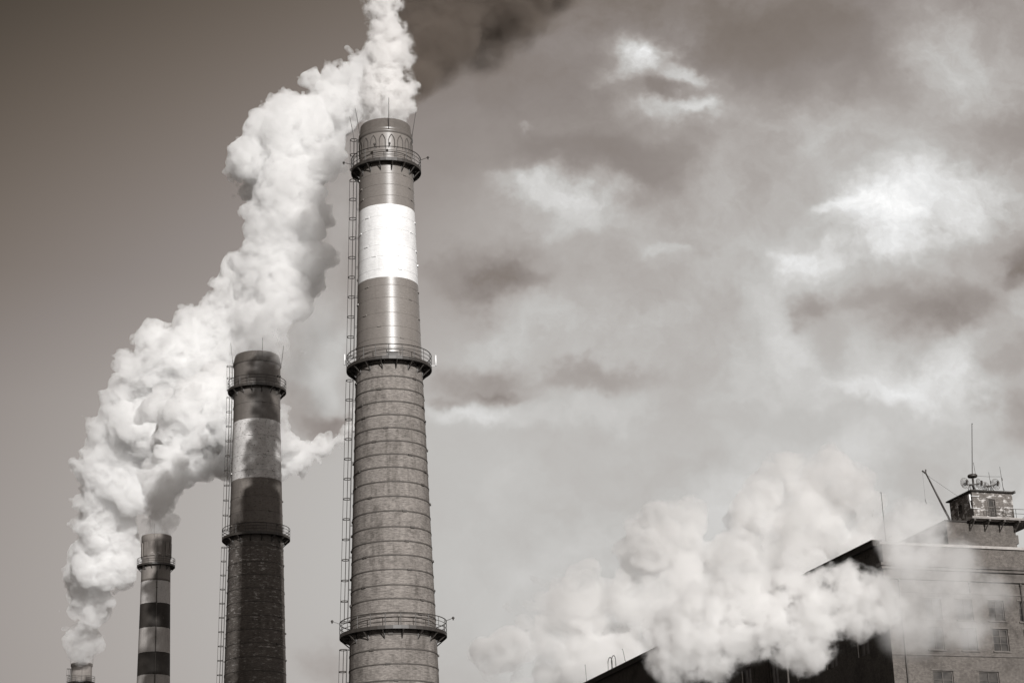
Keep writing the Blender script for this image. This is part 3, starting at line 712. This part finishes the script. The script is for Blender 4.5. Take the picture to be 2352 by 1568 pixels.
bo = empty('roof_boom', loc(8.42, .95, 49.48), R(18.5), 'slanting lifting boom left of the cabin with forked tip', 'hoist')
b = MB(); b.tube([(0, 0, 0), (-2.25, -.1, 4.75)], .12, 8, r2=.075); b.build('beam', M['steel'], bo)
b = MB(); b.tube([(-2.2, -.1, 4.65), (-2.62, -.1, 4.95)], .08, 6); b.tube([(-2.25, -.1, 4.7), (-2.2, -.1, 5.1)], .07, 6); b.build('fork', M['steel'], bo)
b = MB(); b.tube([(-2.1, -.1, 4.5), (2.5, .3, 1.9)], .014, 4); b.build('stay_wire', M['steel'], bo)
b = MB(); b.tube([(-2.6, -.1, 4.9), (-2.6, -.1, 2.0)], .008, 4); b.tube([(-2.6, -.1, 2.0), (-2.6, -.1, 1.75), (-2.48, -.1, 1.6), (-2.6, -.1, 1.5)], .03, 5); b.build('hook', M['steel'], bo)
def roof_rod(x, y, h, lean, lab):
    b = MB(); b.tube([(0, 0, -.03), (lean, 0, h)], .04, 5, r2=.025); b.box((lean - .04, 0, h - .05), (.12, .05, .06))
    o = b.build('roof_rod', M['steel']); o.location = loc(x, y, TOP + .10 if x < .5 and y > 1 else TOP - .2); o.rotation_euler = (0, 0, R(18.5))
    return tag(o, lab, 'rod', 'thin rods along the roof edge')
roof_rod(.8, .6, 5.1, .0, 'thin rod near the top corner of the dark side wall')
roof_rod(.2, ROD[0][0], ROD[0][1], -.1, 'farthest thin rod at the low end of the long roofline')
roof_rod(.2, ROD[1][0], ROD[1][1], -.35, 'leaning thin rod beside the bent pipe hoops on the roof')
roof_rod(.2, ROD[2][0], ROD[2][1], -.05, 'thin rod half way up the long roofline in the steam')
o = empty('roof_ladder_hoops', loc(.1, ROD[3][0], TOP + .1), R(18.5), 'pair of bent pipe hoops on the far roof edge', 'handrail')
for k in (0, 1):
    b = MB(); b.tube([(0, k * 1.3 - .6 + .8 * cos(a), 1.1 + .8 * sin(a)) if a > 0 and a < pi else (0, k * 1.3 - .6 + .8 * cos(a), 0) for a in [-.01] + [pi * i / 12 for i in range(1, 12)] + [pi + .01]], .05, 6); b.build('hoop', M['steel'], o)

# ------------------------------------------------------------------ steam and smoke bodies
def bspline_matrix(n, h, o, cell):
    """Rows: cubic B-spline weights of n samples (spacing h from o) on a lattice of pitch `cell`."""
    t = (o + np.arange(n) * h) / cell
    i0 = np.floor(t).astype(int); f = t - i0
    base = i0.min() - 1; L = i0.max() + 3 - base
    A = np.zeros((n, L), np.float32); r = np.arange(n)
    wts = [(1 - f) ** 3 / 6, (3 * f ** 3 - 6 * f ** 2 + 4) / 6, (-3 * f ** 3 + 3 * f ** 2 + 3 * f + 1) / 6, f ** 3 / 6]
    for k, wt in enumerate(wts): A[r, i0 - 1 + k - base] = wt
    return A
def lattice_noise(shape, h, org, cell, rng):
    A = [bspline_matrix(shape[k], h, org[k], cell) for k in range(3)]
    Lt = rng.standard_normal([a.shape[1] for a in A]).astype(np.float32)
    t = np.tensordot(A[0], Lt, (1, 0)); t = np.tensordot(t, A[1], (1, 1)); t = np.tensordot(t, A[2], (1, 1))
    return t * 1.9
def surface_nets(F, org, h):
    nx, ny, nz = F.shape
    C8 = [F[i:nx - 1 + i, j:ny - 1 + j, k:nz - 1 + k] for i in (0, 1) for j in (0, 1) for k in (0, 1)]
    ins = sum((c > 0).astype(np.int8) for c in C8)
    act = (ins > 0) & (ins < 8); idx = np.argwhere(act)
    vid = -np.ones(act.shape, np.int32); vid[act] = np.arange(len(idx))
    vals = np.stack([c[act] for c in C8], 1); acc = np.zeros((len(idx), 3)); cnt = np.zeros(len(idx))
    cor = np.array([(i, j, k) for i in (0, 1) for j in (0, 1) for k in (0, 1)], float)
    for a in range(8):
        for b_ in range(a + 1, 8):
            if abs(cor[a] - cor[b_]).sum() != 1: continue
            va, vb = vals[:, a], vals[:, b_]; m = (va > 0) != (vb > 0)
            t = va[m] / (va[m] - vb[m])
            acc[m] += cor[a] + (cor[b_] - cor[a]) * t[:, None]; cnt[m] += 1
    V = (idx + acc / cnt[:, None]) * h + np.array(org)
    Q = []
    S = F > 0
    for ax in range(3):
        sl0 = [slice(1, -1)] * 3; sl1 = [slice(1, -1)] * 3
        sl0[ax] = slice(0, -1); sl1[ax] = slice(1, None)
        a, b_ = S[tuple(sl0)], S[tuple(sl1)]
        e = np.argwhere(a != b_)
        flip = a[tuple(e.T)]
        off = np.ones(3, int); off[ax] = 0; e = e + off
        o1, o2 = (ax + 1) % 3, (ax + 2) % 3
        d1 = np.zeros(3, int); d1[o1] = 1; d2 = np.zeros(3, int); d2[o2] = 1
        g = lambda p: vid[p[:, 0], p[:, 1], p[:, 2]]
        q = np.stack([g(e - d1 - d2), g(e - d2), g(e), g(e - d1)], 1)
        q[~flip] = q[~flip][:, ::-1]
        Q.append(q)
    return V, np.concatenate(Q)
def net_object(name, F, lo, h, c, mat):
    V, Q = surface_nets(F, lo, h); V = V - c
    me = bpy.data.meshes.new(name)
    me.vertices.add(len(V)); me.vertices.foreach_set('co', V.astype(np.float32).ravel())
    me.loops.add(len(Q) * 4); me.loops.foreach_set('vertex_index', Q.astype(np.int32).ravel())
    me.polygons.add(len(Q)); me.polygons.foreach_set('loop_start', np.arange(0, len(Q) * 4, 4, dtype=np.int32))
    me.update(calc_edges=True); me.validate()
    me.materials.append(mat)
    o = bpy.data.objects.new(name, me); COL.objects.link(o); o.location = c
    return o
def billow_spheres(nodes, rng, along=.30, kids=(12, 7), kr=(.46, .44), jit=.15, chain=True):
    P = [np.array(p) for p in nodes]; S = []
    if chain:
        for a, b_ in zip(P, P[1:]):
            n = max(1, int(np.linalg.norm(b_[:3] - a[:3]) / (along * (a[3] + b_[3]) * .5)))
            for i in range(n): S.append(a + (b_ - a) * i / n)
        S.append(P[-1])
    else: S = P
    S = np.array(S)
    S[:, :3] += rng.normal(0, jit, (len(S), 3)) * S[:, 3:4]
    out = [S * np.array([1, 1, 1, .86])]; cur = S
    for k, f in zip(kids, kr):
        d = rng.normal(size=(len(cur) * k, 3)); d /= np.linalg.norm(d, axis=1, keepdims=True)
        par = np.repeat(cur, k, 0)
        r = par[:, 3] * f * rng.uniform(.65, 1.15, len(par))
        c = par[:, :3] + d * (par[:, 3] * .80)[:, None]
        cur = np.concatenate([c, r[:, None]], 1); out.append(cur)
    return np.concatenate(out)
def cloud_mesh(name, nodes, h, seed, mat, chain=True, kids=(12, 7), kr=(.46, .44), noise=((3.0, .5), (1.4, .28), (.7, .15)), jit=.15, along=.3, shrink=0.0, billow=True):
    rng = np.random.default_rng(seed)
    S = billow_spheres(nodes, rng, along, kids, kr, jit, chain)
    nbig = np.count_nonzero(S[:, 3] > S[:, 3].max() * .3)
    S = S[np.argsort(-S[:, 3])]
    pad = 3 * h + 2.5
    lo = (S[:, :3] - S[:, 3:4]).min(0) - pad; hi = (S[:, :3] + S[:, 3:4]).max(0) + pad
    shp = np.ceil((hi - lo) / h).astype(int) + 1
    F = np.full(shp, -20.0, np.float32)
    for i_, (x, y, z, r) in enumerate(S):
        if r < h * .8: continue
        mg = 5.0 if i_ < nbig else 1.5
        a = np.maximum(np.floor((np.array([x, y, z]) - r - mg - lo) / h).astype(int), 0)
        b_ = np.minimum(np.ceil((np.array([x, y, z]) + r + mg - lo) / h).astype(int) + 1, shp)
        g = [lo[k] + np.arange(a[k], b_[k]) * h - (x, y, z)[k] for k in range(3)]
        d = r - np.sqrt((g[0] ** 2)[:, None, None] + (g[1] ** 2)[None, :, None] + (g[2] ** 2)[None, None, :])
        sub = F[a[0]:b_[0], a[1]:b_[1], a[2]:b_[2]]
        np.maximum(sub, d.astype(np.float32), out=sub)
    for cell, amp in noise:
        q = lattice_noise(shp, h, lo, cell, rng)
        F += amp * ((np.abs(q) - .6) if billow else q)
    F -= shrink
    for k in range(3):
        s0 = [slice(None)] * 3; s0[k] = slice(0, 2); F[tuple(s0)] = -1
        s0[k] = slice(-2, None); F[tuple(s0)] = -1
    return net_object(name, F, lo, h, np.array(nodes[0][:3]), mat)
def vapour(name, density, albedo=(1, 1, 1), aniso=.2, het=None, step=.25, base=None):
    m = bpy.data.materials.new(name); m.use_nodes = True
    t = NT(m.node_tree); t.n.clear()
    out = t.new('ShaderNodeOutputMaterial')
    v = t.new('ShaderNodeVolumePrincipled'); t.l.new(v.outputs[0], out.inputs['Volume'])
    v.inputs['Color'].default_value = (*albedo, 1); v.inputs['Anisotropy'].default_value = aniso
    v.inputs['Density'].default_value = density
    if het:
        scale, lo, hi, stretch = het
        co = t.new('ShaderNodeTexCoord').outputs['Object']
        co = t.vm('MULTIPLY', co, stretch)
        f = t.noise(co, scale, 4.0, .6, .6)
        dn = t.m('MULTIPLY', t.mr(f, lo, hi, smooth=True), density)
        if base:                                        # fresh steam over the mouth has hardly condensed yet
            zz = t.sep(t.new('ShaderNodeTexCoord').outputs['Object'])[2]
            dn = t.m('MULTIPLY', dn, t.mr(zz, 0.0, base[0], base[1], 1.0, smooth=True))
        t.l.new(dn, v.inputs['Density'])
        m.cycles.volume_step_rate = step
    return m
def chain_field(nodes, per=2):
    out = []
    for a, b_ in zip(nodes, nodes[1:]):
        out += [tuple(a[k] + (b_[k] - a[k]) * i / per for k in range(4)) for i in range(per)]
    return out + [nodes[-1]]
def vapour_field(name, density, nodes, albedo, scale, amp, lo, hi, rough=.6, step=.03, warp=0.0, aniso=.1, fade=.14):
    """Soft-edged vapour: density falls off smoothly round each puff and is torn by turbulence."""
    m = bpy.data.materials.new(name); m.use_nodes = True
    t = NT(m.node_tree); t.n.clear()
    out = t.new('ShaderNodeOutputMaterial')
    v = t.new('ShaderNodeVolumePrincipled'); t.l.new(v.outputs[0], out.inputs['Volume'])
    v.inputs['Color'].default_value = (*albedo, 1); v.inputs['Anisotropy'].default_value = aniso
    co = t.new('ShaderNodeTexCoord').outputs['Object']
    p = co
    if warp:
        wn = t.noise(co, scale * .6, 2.0, .5, col=True)
        p = t.vm('ADD', co, t.vm('SCALE', t.vm('SUBTRACT', wn, (.5, .5, .5)), scale=warp))
    o = nodes[0][:3]; f = -.30
    for (x, y, z, r) in nodes:
        n = t.new('ShaderNodeVectorMath', operation='DISTANCE')
        t.put(n.inputs[0], p); n.inputs[1].default_value = (x - o[0], y - o[1], z - o[2])
        q = t.m('MULTIPLY', n.outputs['Value'], 1.1 / r)
        f = t.m('ADD', f, t.m('POWER', .3679, t.m('MULTIPLY', q, q)))
    nz = t.noise(p, scale, 5.0, rough)
    env = t.mr(f, -.10, fade, smooth=True)                # nothing is left at the rim of the body
    f = t.m('ADD', t.m('MINIMUM', f, .75), t.m('MULTIPLY', t.m('SUBTRACT', nz, .5), amp))
    t.l.new(t.m('MULTIPLY', t.m('MULTIPLY', t.mr(f, lo, hi, smooth=True), env), density), v.inputs['Density'])
    m.cycles.volume_step_rate = step
    return m
def soft_cloud(name, nodes, h, mat, label, cat, group=None, level=.20):
    """Body of a vapour_field: the surface where the summed puffs have died away."""
    S = np.array(nodes); rr = S[:, 3:4] * 1.5
    lo = (S[:, :3] - rr).min(0) - 2 * h; hi = (S[:, :3] + rr).max(0) + 2 * h
    shp = np.ceil((hi - lo) / h).astype(int) + 1
    F = np.full(shp, -level, np.float32)
    for x, y, z, r in S:
        g = [np.exp(-((lo[k] + np.arange(shp[k]) * h - (x, y, z)[k]) * 1.1 / r) ** 2).astype(np.float32) for k in range(3)]
        F += g[0][:, None, None] * g[1][None, :, None] * g[2][None, None, :]
    return tag(net_object(name, F, lo, h, S[0, :3], mat), label, cat, group)
WHITE = (.997, .997, .996)
M['steam_far'] = vapour('dense_steam_far', .8, WHITE, .1, (.5, .30, .62, (1, 1, 1)), .08, (12, .4))
M['steam_mid'] = vapour('dense_steam_banded', 1.1, WHITE, .1, (.6, .30, .62, (1, 1, 1)), .08, (16, .25))
M['steam'] = vapour('dense_steam', 1.15, WHITE, .1, (.8, .30, .62, (1, 1, 1)), .07, (11, .30))
M['steam_wisp'] = vapour_field('wispy_steam', 2.0, PLUME_TALL, (.992, .988, .984), .80, 7.5, .12, 1.0, rough=.64, step=.05, warp=1.0)
M['smoke'] = vapour_field('dark_smoke', .6, SMOKE_DARK, (.40, .35, .31), .17, 2.4, .0, .8, rough=.65, step=.06, warp=3.0)
M['steam_soft'] = vapour('soft_steam', .42, (.982, .979, .975), .1, (.30, .32, .60, (1, 1, 1)), .09)
M['steam_torn'] = vapour_field('torn_steam', 1.2, STEAM_FRONT, (.990, .988, .985), .52, 5.6, .0, .95, rough=.66, step=.05, warp=1.2)
M['steam_drift'] = vapour_field('drifting_steam', .075, STEAM_DRIFT, WHITE, .10, 2.6, -.1, 1.0, rough=.55, step=.12, warp=4.0)
M['steam_crest'] = vapour_field('crest_steam', .7, STEAM_CREST, WHITE, .36, 4.6, .0, 1.1, rough=.6, step=.08, warp=1.2, fade=.4)
M['steam_thin'] = vapour_field('thin_steam', .36, STEAM_VEIL, WHITE, .30, 4.6, -.05, 1.1, rough=.6, step=.08, warp=1.5, fade=.6)
G = 'white plumes rising from the chimneys'
tag(cloud_mesh('steam_plume', PLUME_FAR, .38, 1, M['steam_far'], kids=(10, 7, 4), kr=(.5, .44, .45), noise=((8, 1.6), (4, 1.3), (2, .8), (1.1, .5), (.6, .25))), 'huge white plume leaning away from the farthest chimney', 'steam', G)
tag(cloud_mesh('steam_plume', PLUME_BANDED, .32, 2, M['steam_mid'], kids=(10, 7, 4), kr=(.5, .44, .45), noise=((5, 1.1), (2.6, .9), (1.3, .55), (.7, .28))), 'white plume from the slim banded chimney, drifting behind the sooty one', 'steam', G)
tag(cloud_mesh('steam_plume', PLUME_MIDDLE, .22, 3, M['steam'], kids=(10, 7, 4), kr=(.5, .44, .45), noise=((4, 1.0), (2, .75), (1.0, .45), (.5, .22))), 'white billowing plume climbing from the sooty middle chimney', 'steam', G)
soft_cloud('steam_plume', PLUME_TALL, .2, M['steam_wisp'], 'torn wispy steam column over the tallest chimney', 'steam', G)
soft_cloud('smoke_plume', chain_field(SMOKE_DARK, 1), .8, M['smoke'], 'dark brown smoke wedge behind the steam of the tallest chimney', 'smoke')
tag(cloud_mesh('steam_cloud', STEAM_BACK, .45, 6, M['steam_soft'], chain=False, noise=((8, 1.8), (4, 1.6), (2, 1.0), (1.0, .5))), 'big soft steam bank rising behind the long dark roofline', 'steam', 'steam banks round the boiler house')
soft_cloud('steam_cloud', STEAM_DRIFT, .8, M['steam_drift'], 'thin grey steam drifting in the gap between the two tallest chimneys', 'steam')
GS = 'steam banks round the boiler house'
soft_cloud('steam_cloud', STEAM_FRONT, .4, M['steam_torn'], 'thick ragged steam rolling in front of the dark side wall', 'steam', group=GS)
soft_cloud('steam_cloud', STEAM_CREST, .4, M['steam_crest'], 'soft steam puff spilling over the roof corner beside the boom', 'steam', group=GS)
soft_cloud('steam_cloud', STEAM_VEIL, .5, M['steam_thin'], 'thin veil of steam drifting across the brick facade below the cabin', 'steam', group=GS)

# ------------------------------------------------------------------ ground
gm, gt, gb, _ = material('yard_ground')
gco = gt.new('ShaderNodeTexCoord').outputs['Object']
gt.l.new(gt.mix(gt.noise(gco, .08, 8.0, .65), sepia(.05), sepia(.12)), gb.inputs['Base Color'])
gb.inputs['Roughness'].default_value = .95
b = MB(); b.lathe([(.01, 0), (60, 0), (300, 0), (1200, 0), (5000, 0)], 64)
tag(b.build('ground', gm), 'bare industrial yard ground', None, None, 'structure')
